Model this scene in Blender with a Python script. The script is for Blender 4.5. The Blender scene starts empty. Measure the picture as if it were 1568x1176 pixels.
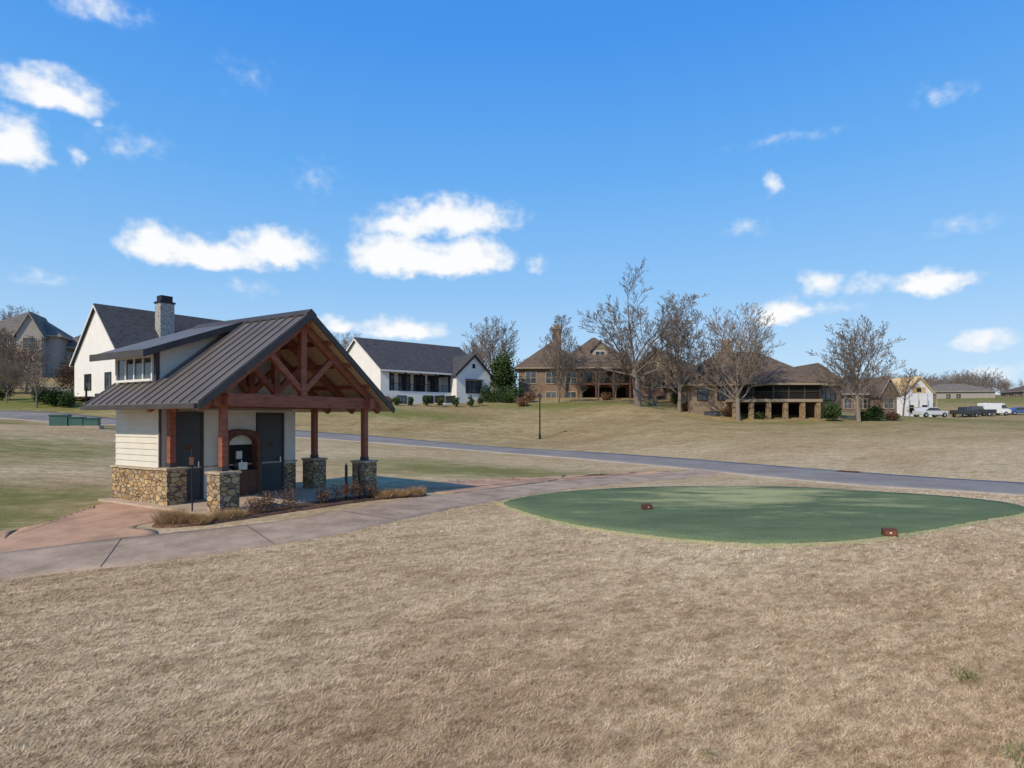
import bpy, math, random
import numpy as np
from mathutils import Vector, Matrix
random.seed(7); np.random.seed(7)
scene=bpy.context.scene
scene.view_settings.view_transform='Standard'
scene.view_settings.look='None'
scene.view_settings.exposure=0

# ------------------------------------------------------------ materials
def new_mat(name):
    m=bpy.data.materials.new(name); m.use_nodes=True
    nt=m.node_tree; b=nt.nodes['Principled BSDF']
    return m,nt,b
def N(nt,t,**kw):
    n=nt.nodes.new(t)
    for k,v in kw.items(): setattr(n,k,v)
    return n
def ramp(nt,fac,stops):
    r=N(nt,'ShaderNodeValToRGB'); e=r.color_ramp.elements
    while len(e)<len(stops): e.new(0.5)
    for i,(p,c) in enumerate(stops):
        e[i].position=p; e[i].color=(c[0],c[1],c[2],1)
    nt.links.new(fac,r.inputs[0]); return r.outputs[0]
def mat(name,c,rough=.8,scale=4.0,var=.25,bump=0.0,metal=0.0,stretch=(1,1,1),spec=.3):
    m,nt,b=new_mat(name)
    tc=N(nt,'ShaderNodeTexCoord'); mp=N(nt,'ShaderNodeMapping'); mp.inputs['Scale'].default_value=stretch
    nt.links.new(tc.outputs['Object'],mp.inputs[0])
    n=N(nt,'ShaderNodeTexNoise'); n.inputs['Scale'].default_value=scale; n.inputs['Detail'].default_value=4
    nt.links.new(mp.outputs[0],n.inputs['Vector'])
    lo=[x*(1-var) for x in c]; hi=[min(1,x*(1+var)) for x in c]
    nt.links.new(ramp(nt,n.outputs['Fac'],[(.3,lo),(.7,hi)]),b.inputs['Base Color'])
    b.inputs['Roughness'].default_value=rough; b.inputs['Metallic'].default_value=metal
    b.inputs['Specular IOR Level'].default_value=spec
    if bump:
        bp=N(nt,'ShaderNodeBump'); bp.inputs['Strength'].default_value=bump; bp.inputs['Distance'].default_value=.05
        nt.links.new(n.outputs['Fac'],bp.inputs['Height']); nt.links.new(bp.outputs[0],b.inputs['Normal'])
    return m
def flat_mat(name,c,rough=.9):
    m,nt,b=new_mat(name); b.inputs['Base Color'].default_value=(*c,1); b.inputs['Roughness'].default_value=rough; b.inputs['Specular IOR Level'].default_value=.1
    return m
def stone_mat(name,cols,scale=5.5,grout=(.12,.10,.08)):
    m,nt,b=new_mat(name)
    tc=N(nt,'ShaderNodeTexCoord'); mp=N(nt,'ShaderNodeMapping'); mp.inputs['Scale'].default_value=(1,1,1.7)
    nt.links.new(tc.outputs['Object'],mp.inputs[0])
    v=N(nt,'ShaderNodeTexVoronoi'); v.inputs['Scale'].default_value=scale
    e=N(nt,'ShaderNodeTexVoronoi',feature='DISTANCE_TO_EDGE'); e.inputs['Scale'].default_value=scale
    nt.links.new(mp.outputs[0],v.inputs['Vector']); nt.links.new(mp.outputs[0],e.inputs['Vector'])
    sp=N(nt,'ShaderNodeSeparateColor'); nt.links.new(v.outputs['Color'],sp.inputs[0])
    k=len(cols); rc=ramp(nt,sp.outputs[0],[(i/(k-1),c) for i,c in enumerate(cols)])
    ef=N(nt,'ShaderNodeMapRange'); ef.inputs[1].default_value=0.02; ef.inputs[2].default_value=.07
    nt.links.new(e.outputs['Distance'],ef.inputs[0])
    mx=N(nt,'ShaderNodeMix',data_type='RGBA'); nt.links.new(ef.outputs[0],mx.inputs[0])
    mx.inputs[6].default_value=(*grout,1); nt.links.new(rc,mx.inputs[7])
    n=N(nt,'ShaderNodeTexNoise'); n.inputs['Scale'].default_value=22; n.inputs['Detail'].default_value=4
    nt.links.new(tc.outputs['Object'],n.inputs['Vector'])
    m2=N(nt,'ShaderNodeMix',data_type='RGBA',blend_type='MULTIPLY'); m2.inputs[0].default_value=.6
    nt.links.new(mx.outputs[2],m2.inputs[6]); nt.links.new(ramp(nt,n.outputs['Fac'],[(.3,(.5,.5,.5)),(.7,(1.2,1.2,1.2))]),m2.inputs[7])
    nt.links.new(m2.outputs[2],b.inputs['Base Color']); b.inputs['Roughness'].default_value=.9
    bp=N(nt,'ShaderNodeBump'); bp.inputs['Strength'].default_value=.9; bp.inputs['Distance'].default_value=.05
    nt.links.new(ef.outputs[0],bp.inputs['Height']); nt.links.new(bp.outputs[0],b.inputs['Normal'])
    return m
def shingle_mat(name,c):
    m,nt,b=new_mat(name)
    tc=N(nt,'ShaderNodeTexCoord')
    n=N(nt,'ShaderNodeTexNoise'); n.inputs['Scale'].default_value=1.2; n.inputs['Detail'].default_value=5
    v=N(nt,'ShaderNodeTexVoronoi'); v.inputs['Scale'].default_value=3.2
    mp=N(nt,'ShaderNodeMapping'); mp.inputs['Scale'].default_value=(1,1,2.2)
    nt.links.new(tc.outputs['Object'],mp.inputs[0]); nt.links.new(mp.outputs[0],v.inputs['Vector'])
    nt.links.new(tc.outputs['Object'],n.inputs['Vector'])
    sp=N(nt,'ShaderNodeSeparateColor'); nt.links.new(v.outputs['Color'],sp.inputs[0])
    a=N(nt,'ShaderNodeMath',operation='ADD'); nt.links.new(n.outputs['Fac'],a.inputs[0]); nt.links.new(sp.outputs[0],a.inputs[1])
    nt.links.new(ramp(nt,a.outputs[0],[(.35,[x*.7 for x in c]),(1.0,[x*1.3 for x in c])]),b.inputs['Base Color'])
    b.inputs['Roughness'].default_value=.95; b.inputs['Specular IOR Level'].default_value=.15
    return m
def brick_mat(name,c1,c2,scale=3.0):
    m,nt,b=new_mat(name)
    tc=N(nt,'ShaderNodeTexCoord'); sp=N(nt,'ShaderNodeSeparateXYZ'); cb=N(nt,'ShaderNodeCombineXYZ')
    nt.links.new(tc.outputs['Object'],sp.inputs[0])
    ad=N(nt,'ShaderNodeMath',operation='ADD'); nt.links.new(sp.outputs[0],ad.inputs[0]); nt.links.new(sp.outputs[1],ad.inputs[1])
    nt.links.new(ad.outputs[0],cb.inputs[0]); nt.links.new(sp.outputs[2],cb.inputs[1])
    br=N(nt,'ShaderNodeTexBrick'); br.inputs['Scale'].default_value=scale
    br.inputs['Color1'].default_value=(*c1,1); br.inputs['Color2'].default_value=(*c2,1); br.inputs['Mortar'].default_value=(.25,.22,.18,1)
    br.inputs['Mortar Size'].default_value=.012
    nt.links.new(cb.outputs[0],br.inputs['Vector']); 
    n=N(nt,'ShaderNodeTexNoise'); n.inputs['Scale'].default_value=.8; n.inputs['Detail'].default_value=4
    nt.links.new(tc.outputs['Object'],n.inputs['Vector'])
    m2=N(nt,'ShaderNodeMix',data_type='RGBA',blend_type='MULTIPLY'); m2.inputs[0].default_value=.7
    nt.links.new(br.outputs['Color'],m2.inputs[6]); nt.links.new(ramp(nt,n.outputs['Fac'],[(.3,(.6,.6,.6)),(.7,(1.1,1.1,1.1))]),m2.inputs[7])
    nt.links.new(m2.outputs[2],b.inputs['Base Color']); b.inputs['Roughness'].default_value=.9
    return m
def var_mat(name,c1,c2,attr='rnd',rough=.9):
    m,nt,b=new_mat(name)
    a=N(nt,'ShaderNodeAttribute',attribute_name=attr)
    nt.links.new(ramp(nt,a.outputs['Fac'],[(0,c1),(1,c2)]),b.inputs['Base Color'])
    b.inputs['Roughness'].default_value=rough; b.inputs['Specular IOR Level'].default_value=.1
    return m

M={}
M['cream']=mat('cream_siding',(.64,.60,.51),.7,3,.05)
M['timber']=mat('stained_timber',(.25,.082,.045),.6,3,.3,.2,stretch=(1,1,6))
M['soffit']=mat('pine_soffit',(.50,.35,.21),.7,6,.25,.15,stretch=(8,1,1))
M['metal']=mat('bronze_metal_roof',(.135,.115,.098),.5,.9,.18,0,metal=.1,spec=.35)
M['seam']=mat('roof_seam',(.19,.165,.145),.5,1.2,.15,0,metal=.1,spec=.35)
M['bronze']=mat('bronze_trim',(.06,.05,.045),.5,3,.2)
M['stone']=stone_mat('tan_stone',[(.20,.12,.055),(.50,.31,.13),(.34,.25,.16),(.58,.41,.21),(.26,.20,.14)],4.6)
M['cap']=mat('stone_cap',(.42,.33,.23),.9,8,.3,.3)
M['greystone']=stone_mat('grey_stone',[(.35,.34,.32),(.5,.48,.45),(.42,.40,.36)],3,(.25,.24,.22))
M['door']=mat('slate_door',(.055,.058,.06),.5,2,.1)
M['black']=mat('black_metal',(.018,.018,.019),.5,5,.2)
M['dark']=mat('painted_dark',(.016,.015,.014),.9,2,.2)  # near-black colour paints the shade inside openings and slots; also dark porch screens
M['steel']=mat('stainless_steel',(.55,.56,.57),.3,5,.1,metal=.8)
M['brownwood']=mat('brown_panel',(.11,.05,.028),.7,5,.3)
M['conc']=mat('patio_concrete',(.46,.35,.25),.9,1.5,.15,.1)
M['white']=mat('white_stucco',(.76,.73,.68),.85,1.0,.04)
M['trimwhite']=mat('white_trim',(.68,.66,.62),.6,1.0,.05)
M['charcoal']=shingle_mat('charcoal_shingle',(.058,.058,.062))
M['brownroof']=shingle_mat('brown_shingle',(.112,.085,.064))
M['tanroof']=shingle_mat('grey_tan_shingle',(.15,.13,.11))
M['brick']=brick_mat('brown_brick',(.19,.115,.08),(.26,.175,.12))
M['tanbrick']=brick_mat('tan_brick',(.26,.185,.125),(.33,.245,.165))
M['redbrick']=brick_mat('red_brick',(.20,.09,.06),(.26,.13,.09))
M['tanwall']=mat('tan_wall',(.32,.26,.185),.85,1,.1)
M['greywall']=mat('grey_siding',(.33,.30,.265),.85,1,.1)
M['osb']=mat('osb_sheathing',(.60,.43,.21),.8,3,.2)
M['wrap']=mat('house_wrap',(.72,.72,.72),.6,1,.08)
m,nt,b=new_mat('window_glass'); b.inputs['Roughness'].default_value=.08
b.inputs['Specular IOR Level'].default_value=.8
nn=N(nt,'ShaderNodeTexNoise'); nn.inputs['Scale'].default_value=.6
tc=N(nt,'ShaderNodeTexCoord'); nt.links.new(tc.outputs['Object'],nn.inputs['Vector'])
nt.links.new(ramp(nt,nn.outputs['Fac'],[(.35,(.012,.014,.017)),(.65,(.08,.09,.1))]),b.inputs['Base Color'])
M['glass']=m
M['utility']=mat('green_enamel',(.06,.13,.10),.5,2,.15)
M['bark']=flat_mat('grey_bark',(.175,.14,.112))
M['bark2']=flat_mat('pale_bark',(.235,.19,.155))
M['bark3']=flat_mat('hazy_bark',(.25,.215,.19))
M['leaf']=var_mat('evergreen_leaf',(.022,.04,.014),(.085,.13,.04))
M['leafrust']=var_mat('rust_leaf',(.12,.065,.035),(.28,.165,.095))
M['leafpurple']=var_mat('winter_shrub_leaf',(.06,.03,.02),(.24,.14,.085))
M['strawblade']=var_mat('straw_tuft',(.24,.14,.06),(.55,.37,.19))
M['greenblade']=var_mat('green_tuft',(.12,.14,.045),(.34,.33,.14))
M['mulch']=mat('mulch',(.12,.065,.04),.95,9,.5,.8)

# ------------------------------------------------------------ mesh helpers
def empty(name,loc=(0,0,0),rot=0):
    o=bpy.data.objects.new(name,None); o.location=loc; o.rotation_euler=(0,0,math.radians(rot))
    o.empty_display_size=.2
    scene.collection.objects.link(o); return o
def mo(name,verts,faces,m,parent=None,smooth=False):
    me=bpy.data.meshes.new(name); me.from_pydata([tuple(v) for v in verts],[],[tuple(f) for f in faces]); me.update()
    if m: me.materials.append(m)
    if smooth:
        me.polygons.foreach_set('use_smooth',[True]*len(me.polygons))
    o=bpy.data.objects.new(name,me); scene.collection.objects.link(o)
    if parent: o.parent=parent
    return o
BF=[(0,3,2,1),(4,5,6,7),(0,1,5,4),(1,2,6,5),(2,3,7,6),(3,0,4,7)]
def box(p,name,x0,x1,y0,y1,z0,z1,m):
    return mo(name,[(x0,y0,z0),(x1,y0,z0),(x1,y1,z0),(x0,y1,z0),(x0,y0,z1),(x1,y0,z1),(x1,y1,z1),(x0,y1,z1)],BF,m,p)
def boxes(p,name,lst,m):
    V=[];F=[]
    for (x0,x1,y0,y1,z0,z1) in lst:
        k=len(V)
        V+=[(x0,y0,z0),(x1,y0,z0),(x1,y1,z0),(x0,y1,z0),(x0,y0,z1),(x1,y0,z1),(x1,y1,z1),(x0,y1,z1)]
        F+=[tuple(k+i for i in f) for f in BF]
    return mo(name,V,F,m,p)
def beam(p,name,a,b,w,d,m,up=(0,1,0)):
    a=Vector(a);b=Vector(b);t=(b-a).normalized();u=Vector(up);s=t.cross(u).normalized();u=s.cross(t).normalized()
    V=[]
    for q in (a,b):
        for i,j in((-1,-1),(1,-1),(1,1),(-1,1)): V.append(q+s*(i*w/2)+u*(j*d/2))
    return mo(name,V,[(0,1,2,3),(7,6,5,4),(0,4,5,1),(1,5,6,2),(2,6,7,3),(3,7,4,0)],m,p)
def prism(p,name,poly,axis,a0,a1,m):
    """poly in (u,z); axis 'y' -> u is x, extruded along y ; axis 'x' -> u is y"""
    n=len(poly);V=[]
    for a in(a0,a1):
        for u,z in poly: V.append((u,a,z) if axis=='y' else (a,u,z))
    F=[tuple(range(n)),tuple(range(2*n-1,n-1,-1))]+[(i,i+n,(i+1)%n+n,(i+1)%n) for i in range(n)]
    return mo(name,V,F,m,p)
def cyl(p,name,a,b,r0,r1,m,n=12):
    a=Vector(a);b=Vector(b);t=(b-a).normalized()
    u=t.orthogonal().normalized();s=t.cross(u)
    V=[];
    for q,r in((a,r0),(b,r1)):
        for i in range(n):
            an=2*math.pi*i/n; V.append(q+u*math.cos(an)*r+s*math.sin(an)*r)
    F=[tuple(range(n)),tuple(range(2*n-1,n-1,-1))]+[(i,(i+1)%n,(i+1)%n+n,i+n) for i in range(n)]
    return mo(name,V,F,m,p)
def gable(p,name,x0,x1,y0,y1,ze,zr,axis,ov,m,wall=None,rake=.3,th=.22,trim=None):
    """axis= ridge direction"""
    if axis=='x':
        c=(y0+y1)/2; sl=(zr-ze)/(c-y0); e0=y0-ov;e1=y1+ov; zo=ze-sl*ov
        poly=[(e0,zo),(c,zr),(e1,zo),(e1,zo+th),(c,zr+th*1.2),(e0,zo+th)]
        prism(p,name,[poly[i] for i in (0,1,4,5)],'x',x0-rake,x1+rake,m); prism(p,name+'_back',[poly[i] for i in (1,2,3,4)],'x',x0-rake,x1+rake,m)
        if wall: prism(p,name+'_gable_wall',[(y0,ze-.01),(y1,ze-.01),(c,zr-.01)],'x',x0,x1,wall)
        if trim:
            for xx in (x0-rake-.06,x1+rake+.001):
                prism(p,'rake_trim',[(e0,zo-.12),(c,zr-.15),(c,zr+.1),(e0,zo+.12)],'x',xx,xx+.055,trim)
                prism(p,'rake_trim',[(c,zr-.15),(e1,zo-.12),(e1,zo+.12),(c,zr+.1)],'x',xx,xx+.055,trim)
            for yy in (e0-.05,e1+.001): box(p,'fascia',x0-rake,x1+rake,yy,yy+.045,zo-.1,zo+.14,trim)
    else:
        c=(x0+x1)/2; sl=(zr-ze)/(c-x0); e0=x0-ov;e1=x1+ov; zo=ze-sl*ov
        poly=[(e0,zo),(c,zr),(e1,zo),(e1,zo+th),(c,zr+th*1.2),(e0,zo+th)]
        prism(p,name,[poly[i] for i in (0,1,4,5)],'y',y0-rake,y1+rake,m); prism(p,name+'_right',[poly[i] for i in (1,2,3,4)],'y',y0-rake,y1+rake,m)
        if wall: prism(p,name+'_gable_wall',[(x0,ze-.01),(x1,ze-.01),(c,zr-.01)],'y',y0,y1,wall)
        if trim:
            yy=y0-rake-.06
            prism(p,'rake_trim',[(e0,zo-.12),(c,zr-.15),(c,zr+.1),(e0,zo+.12)],'y',yy,yy+.055,trim)
            prism(p,'rake_trim',[(c,zr-.15),(e1,zo-.12),(e1,zo+.12),(c,zr+.1)],'y',yy,yy+.055,trim)
def hip(p,name,x0,x1,y0,y1,ze,zr,ov,m,trim=None):
    a0=x0-ov;a1=x1+ov;b0=y0-ov;b1=y1+ov;w=a1-a0;d=b1-b0;cx=(a0+a1)/2;cy=(b0+b1)/2
    if w>=d: r0=(a0+d/2,cy);r1=(a1-d/2+.01,cy)
    else: r0=(cx,b0+w/2);r1=(cx,b1-w/2)
    V=[(a0,b0,ze),(a1,b0,ze),(a1,b1,ze),(a0,b1,ze),(*r0,zr),(*r1,zr)]
    if w>=d: F=[(0,1,5,4),(1,2,5),(2,3,4,5),(3,0,4),(0,3,2,1)]
    else: F=[(0,1,4),(1,2,5,4),(2,3,5),(3,0,4,5),(0,3,2,1)]
    mo(name,V,F,m,p)
    if trim: boxes(p,name+'_fascia',[(a0+.03,a1-.03,b0+.03,b1-.03,ze-.25,ze-.003)],trim)
def win(p,x,z,w,h,face,at,nx=2,nz=1,fr=None,fw=.09):
    fr=fr or M['trimwhite']
    def B(u0,u1,z0,z1,d0,d1):
        if face=='F': return (u0,u1,at-d1,at-d0,z0,z1)
        if face=='L': return (at-d1,at-d0,u0,u1,z0,z1)
        return (at+d0,at+d1,u0,u1,z0,z1)
    boxes(p,'window_glass',[B(x-w/2,x+w/2,z,z+h,.004,.03)],M['glass'])
    L=[B(x-w/2-fw,x-w/2,z-fw,z+h+fw,.002,.08),B(x+w/2,x+w/2+fw,z-fw,z+h+fw,.002,.08),
       B(x-w/2,x+w/2,z-fw,z,.002,.10),B(x-w/2,x+w/2,z+h,z+h+fw,.002,.08)]
    for i in range(1,nx):
        u=x-w/2+w*i/nx; L.append(B(u-.03,u+.03,z,z+h,.031,.06))
    for i in range(1,nz):
        u=z+h*i/nz; L.append(B(x-w/2,x+w/2,u-.025,u+.025,.031,.055))
    boxes(p,'window_frame',L,fr)

# ------------------------------------------------------------ terrain
ROAD=[(40,6),(31,14),(20,24.2),(15,30.5),(9.1,39.5),(0,46),(-9.7,50.5),(-18.8,53.6),(-38.6,57),(-52,57),(-80,52)]
PATH=[(-20,5),(-14,9.0),(-9.8,11.9),(-7.3,13.1),(-5.3,14.5),(-3.87,16.5),(-1.9,20),(1.1,24.2),(5,28.2),(11.5,34.0)]
TEE=[(-.2,20),(1.6,22.7),(4.2,24.2),(7,24.9),(10.9,24.9),(13.9,23.3),(15.7,21),(15.9,19.3),(14.6,17.8),(12.1,16.3),(9.6,14.8),(7.5,13.8),(5.25,13.6),(3.3,14.4),(1.6,15.9),(.3,18.1)]
C=[(0,0,-3.8),(-8,0,-3.9),(8,0,-3.9),(0,-12,-4.5),(-20,0,-3.8),(20,0,-3.7),(-40,-20,-4.5),(40,-20,-4.5),
(0,6,-3.35),(-6,6,-3.3),(6,6,-3.4),(12,8,-3.2),(0,10,-2.98),(5,10.5,-2.98),(-5,10,-2.95),(18,12,-2.95),(12,11.5,-2.92),
(0,14,-2.74),(-2.5,14,-2.72),(1,18,-2.7),(5,14.2,-2.7),(8,14,-2.7),(10,15,-2.7),(13,17,-2.7),(15.5,20,-2.7),(10,20,-2.7),(5,20,-2.7),(7,24.5,-2.7),(11,24.5,-2.7),(2,22.5,-2.7),(18,19,-2.82),(9,27,-2.85),(14,26,-2.85),
(20,24.2,-2.75),(31,14,-2.8),(15,30.5,-2.75),(9.1,39.5,-2.7),(0,46,-2.35),(-9.7,50.5,-1.8),(-18.8,53.6,-1.35),(-38.6,57,-.3),(-52,57,.5),(-80,52,1.2),
(-20,5,-3.2),(-14,9,-2.95),(-9.8,11.9,-2.83),(-7.3,13.1,-2.7),(-5.3,14.5,-2.62),(-3.9,16.5,-2.57),(-1.9,20,-2.62),(1.1,24.2,-2.7),(5,28.2,-2.76),
(-8.5,15,-2.52),(-7.6,16.3,-2.5),(-4.9,20.6,-2.5),(-9.4,23.4,-2.5),(-12.1,19.1,-2.46),(-3,21.5,-2.58),(-12,15,-2.65),(-14,20,-2.45),
(-3,27,-2.5),(-5,36,-2.3),(-15,35,-1.9),(-20,22,-2.1),(-25,30,-1.3),(-30,42,-.45),(-40,35,-.3),(-30,15,-2.0),
(2.6,58,-1.85),(-10,62,-.6),(-15,72,1.6),(-20,82,2.2),(-4,84,2.2),(-30,66,.8),(-42,68,2.3),(-50,75,2.8),(-65,75,3.5),
(15,58,-.9),(15.3,75,1.6),(5,75,.9),(5,90,3.1),(25,92,3.0),(15,100,3.6),(25,60,-.9),(24,74,-.1),(35,74,-.1),(44,74,-.2),(33,40,-1.9),(22,40,-2.3),(32,60,-.9),(45,58,-1.0),(60,70,-.8),
(62,95,.4),(75,112,.3),(90,100,.0),(110,115,.2),(95,135,2),(150,200,7.2),(100,200,6),(60,160,5),(0,160,6),(-60,120,7),(-90,105,8.8),(-78,92,6.2),(-60,100,5.5),(-20,120,4.5),
(220,300,12),(150,280,10),(0,350,12),(-200,250,16),(-300,0,4),(300,0,-2),(0,-300,-8),(500,300,14),(0,600,18),(-500,300,18)]
C=np.array(C,float); P=C[:,:2]; CZ=C[:,2]
def phi(d2): return np.sqrt(d2+4.0)
D=((P[:,None,:]-P[None,:,:])**2).sum(-1)
A=phi(D); n_=len(P)
A2=np.zeros((n_+1,n_+1)); A2[:n_,:n_]=A-np.eye(n_)*.05; A2[:n_,n_]=1; A2[n_,:n_]=1
W=np.linalg.solve(A2,np.append(CZ,0))
def H(x,y):
    x=np.atleast_1d(np.asarray(x,float)).ravel(); y=np.atleast_1d(np.asarray(y,float)).ravel()
    r=np.hypot(x,y); s=np.minimum(1,600/np.maximum(r,1e-6)); x=x*s;y=y*s
    out=np.empty(len(x))
    for i in range(0,len(x),20000):
        d=(x[i:i+20000,None]-P[None,:,0])**2+(y[i:i+20000,None]-P[None,:,1])**2
        out[i:i+20000]=phi(d)@W[:n_]+W[n_]
    return out
def h1(x,y): return float(H(x,y)[0])
def axis_pts(lo,hi,step,far,g=1.18):
    a=list(np.arange(lo,hi+1e-6,step)); s=step
    while a[-1]<far: s*=g; a.append(a[-1]+s)
    s=step; l=[lo]
    while l[-1]>-far: s*=g; l.append(l[-1]-s)
    return np.array(l[1:][::-1]+a)
xs=axis_pts(-42,42,.5,2500,1.12); ys=axis_pts(-2,66,.5,2500,1.12)
X,Y=np.meshgrid(xs,ys); Z=H(X,Y).reshape(X.shape)
def grid_mesh(name,X,Y,Z,m,attrs={}):
    ny,nx=X.shape; V=np.stack([X.ravel(),Y.ravel(),Z.ravel()],1).astype(np.float32)
    i=np.arange(ny-1)[:,None]*nx+np.arange(nx-1)[None,:]
    F=np.stack([i,i+1,i+nx+1,i+nx],-1).reshape(-1,4)
    me=bpy.data.meshes.new(name); me.vertices.add(len(V)); me.vertices.foreach_set('co',V.ravel())
    me.loops.add(F.size); me.loops.foreach_set('vertex_index',F.ravel().astype(np.int32))
    me.polygons.add(len(F)); me.polygons.foreach_set('loop_start',np.arange(0,F.size,4,dtype=np.int32)); me.polygons.foreach_set('loop_total',np.full(len(F),4,dtype=np.int32))
    me.update(); me.validate(); me.polygons.foreach_set('use_smooth',[True]*len(F))
    for k,a in attrs.items():
        at=me.attributes.new(k,'FLOAT','POINT'); at.data.foreach_set('value',a.ravel().astype(np.float32))
    me.materials.append(m); o=bpy.data.objects.new(name,me); scene.collection.objects.link(o); return o
def G(x,y,cx,cy,rx,ry,s): return s*np.exp(-((x-cx)/rx)**2-((y-cy)/ry)**2)
def sm(x,a,b):
    t=np.clip((x-a)/(b-a),0,1); return t*t*(3-2*t)
def dist_poly(x,y,pts):
    x=np.ravel(x);y=np.ravel(y);best=np.full(len(x),1e9)
    for (ax,ay),(bx,by) in zip(pts[:-1],pts[1:]):
        dx,dy=bx-ax,by-ay; t=np.clip(((x-ax)*dx+(y-ay)*dy)/(dx*dx+dy*dy),0,1)
        best=np.minimum(best,np.hypot(x-ax-t*dx,y-ay-t*dy))
    return best
py=np.interp(X,[p[0] for p in PATH],[p[1] for p in PATH])
fore=(1-sm(Y,py-2,py+.5))*(X<6)+(X>=6)*(1-sm(Y,27,30))
green=.10*(1-fore)+G(X,Y,-18,19,7,2.8,.30)+G(X,Y,-14.5,15.6,3,1.4,.30)+G(X,Y,-26,30,10,5,.22)+G(X,Y,-1.5,30,6,3.0,.27)+G(X,Y,-6,34,5,3,.14)+G(X,Y,-38,48,12,4,.38)+G(X,Y,-12,68,9,3,.3)+G(X,Y,8,80,14,4,.3)+G(X,Y,-50,66,12,6,.4)+G(X,Y,32,70,10,4,.15)+G(X,Y,60,85,20,14,.2)+G(X,Y,150,190,60,40,.25)
far=sm(Y,34,60)
mt,nt,b=new_mat('dormant_lawn')
geo=N(nt,'ShaderNodeNewGeometry')
def noise(scale,detail=6,stretch=None,rough=.55,rot=0):
    n=N(nt,'ShaderNodeTexNoise'); n.inputs['Scale'].default_value=scale; n.inputs['Detail'].default_value=detail; n.inputs['Roughness'].default_value=rough
    if stretch:
        mp=N(nt,'ShaderNodeMapping'); mp.vector_type='TEXTURE'; mp.inputs['Scale'].default_value=tuple(1/s for s in stretch); mp.inputs['Rotation'].default_value=(0,0,rot)
        nt.links.new(geo.outputs['Position'],mp.inputs[0]); nt.links.new(mp.outputs[0],n.inputs['Vector'])
    else: nt.links.new(geo.outputs['Position'],n.inputs['Vector'])
    return n.outputs['Fac']
def mixc(f,a,bb,bt='MIX'):
    m=N(nt,'ShaderNodeMix',data_type='RGBA',blend_type=bt)
    for s,v in((0,f),(6,a),(7,bb)):
        if isinstance(v,(int,float)): m.inputs[s].default_value=v
        elif isinstance(v,tuple): m.inputs[s].default_value=(*v,1)
        else: nt.links.new(v,m.inputs[s])
    return m.outputs[2]
def mth(op,a,bb=None,c=None):
    m=N(nt,'ShaderNodeMath',operation=op)
    for s,v in((0,a),(1,bb),(2,c)):
        if v is None: continue
        if isinstance(v,(int,float)): m.inputs[s].default_value=v
        else: nt.links.new(v,m.inputs[s])
    return m.outputs[0]
ROT=math.radians(28)
def lawn_mod(col):
    """shared mottling (used by the soil sheet and by the grass blades)"""
    a=noise(1.9,4,(.6,1.25,1),.7,ROT); c=noise(.17,3,(.7,1.3,1),.5,ROT); t=noise(6.5,3,(.7,1.3,1),.6,ROT)
    col=mixc(1.0,col,ramp(nt,a,[(.32,(.76,.72,.67)),(.5,(.98,.97,.96)),(.68,(1.13,1.13,1.14))]),'MULTIPLY')
    col=mixc(1.0,col,ramp(nt,t,[(.36,(.78,.75,.71)),(.5,(1,1,1)),(.64,(1.15,1.15,1.17))]),'MULTIPLY')
    return mixc(1.0,col,ramp(nt,c,[(.35,(.88,.82,.77)),(.62,(1.06,1.06,1.05))]),'MULTIPLY')
fine=noise(18,5,None,.75); big2=noise(.6,6,(.8,1.4,1),.7)
straw=ramp(nt,fine,[(.3,(.30,.215,.12)),(.5,(.51,.395,.245)),(.72,(.68,.56,.385))])
fa=N(nt,'ShaderNodeAttribute',attribute_name='far'); ga=N(nt,'ShaderNodeAttribute',attribute_name='green')
olive=ramp(nt,mth('MULTIPLY_ADD',big2,.5,mth('MULTIPLY',fine,.5)),[(.36,(.22,.165,.07)),(.5,(.36,.28,.145)),(.66,(.49,.39,.225))])
base=mixc(mth('MULTIPLY',fa.outputs['Fac'],.92),straw,olive)
base=lawn_mod(base)
gcol=ramp(nt,fine,[(.3,(.075,.09,.02)),(.7,(.20,.22,.06))])
gm=noise(.9,6,(.8,1.6,1),.76)
gf=mth('ADD',mth('MULTIPLY_ADD',fine,.35,mth('MULTIPLY',gm,.65)),ga.outputs['Fac'])
mr=N(nt,'ShaderNodeMapRange'); mr.inputs[1].default_value=.60; mr.inputs[2].default_value=.86; nt.links.new(gf,mr.inputs[0])
base=mixc(mth('MULTIPLY',mr.outputs[0],.85),base,gcol)
nt.links.new(base,b.inputs['Base Color']); b.inputs['Roughness'].default_value=1; b.inputs['Specular IOR Level'].default_value=.03
bp=N(nt,'ShaderNodeBump'); bp.inputs['Strength'].default_value=.6; bp.inputs['Distance'].default_value=.05
nt.links.new(fine,bp.inputs['Height']); nt.links.new(bp.outputs[0],b.inputs['Normal'])
grid_mesh('ground',X,Y,Z,mt,{'green':green,'far':far})

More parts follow.
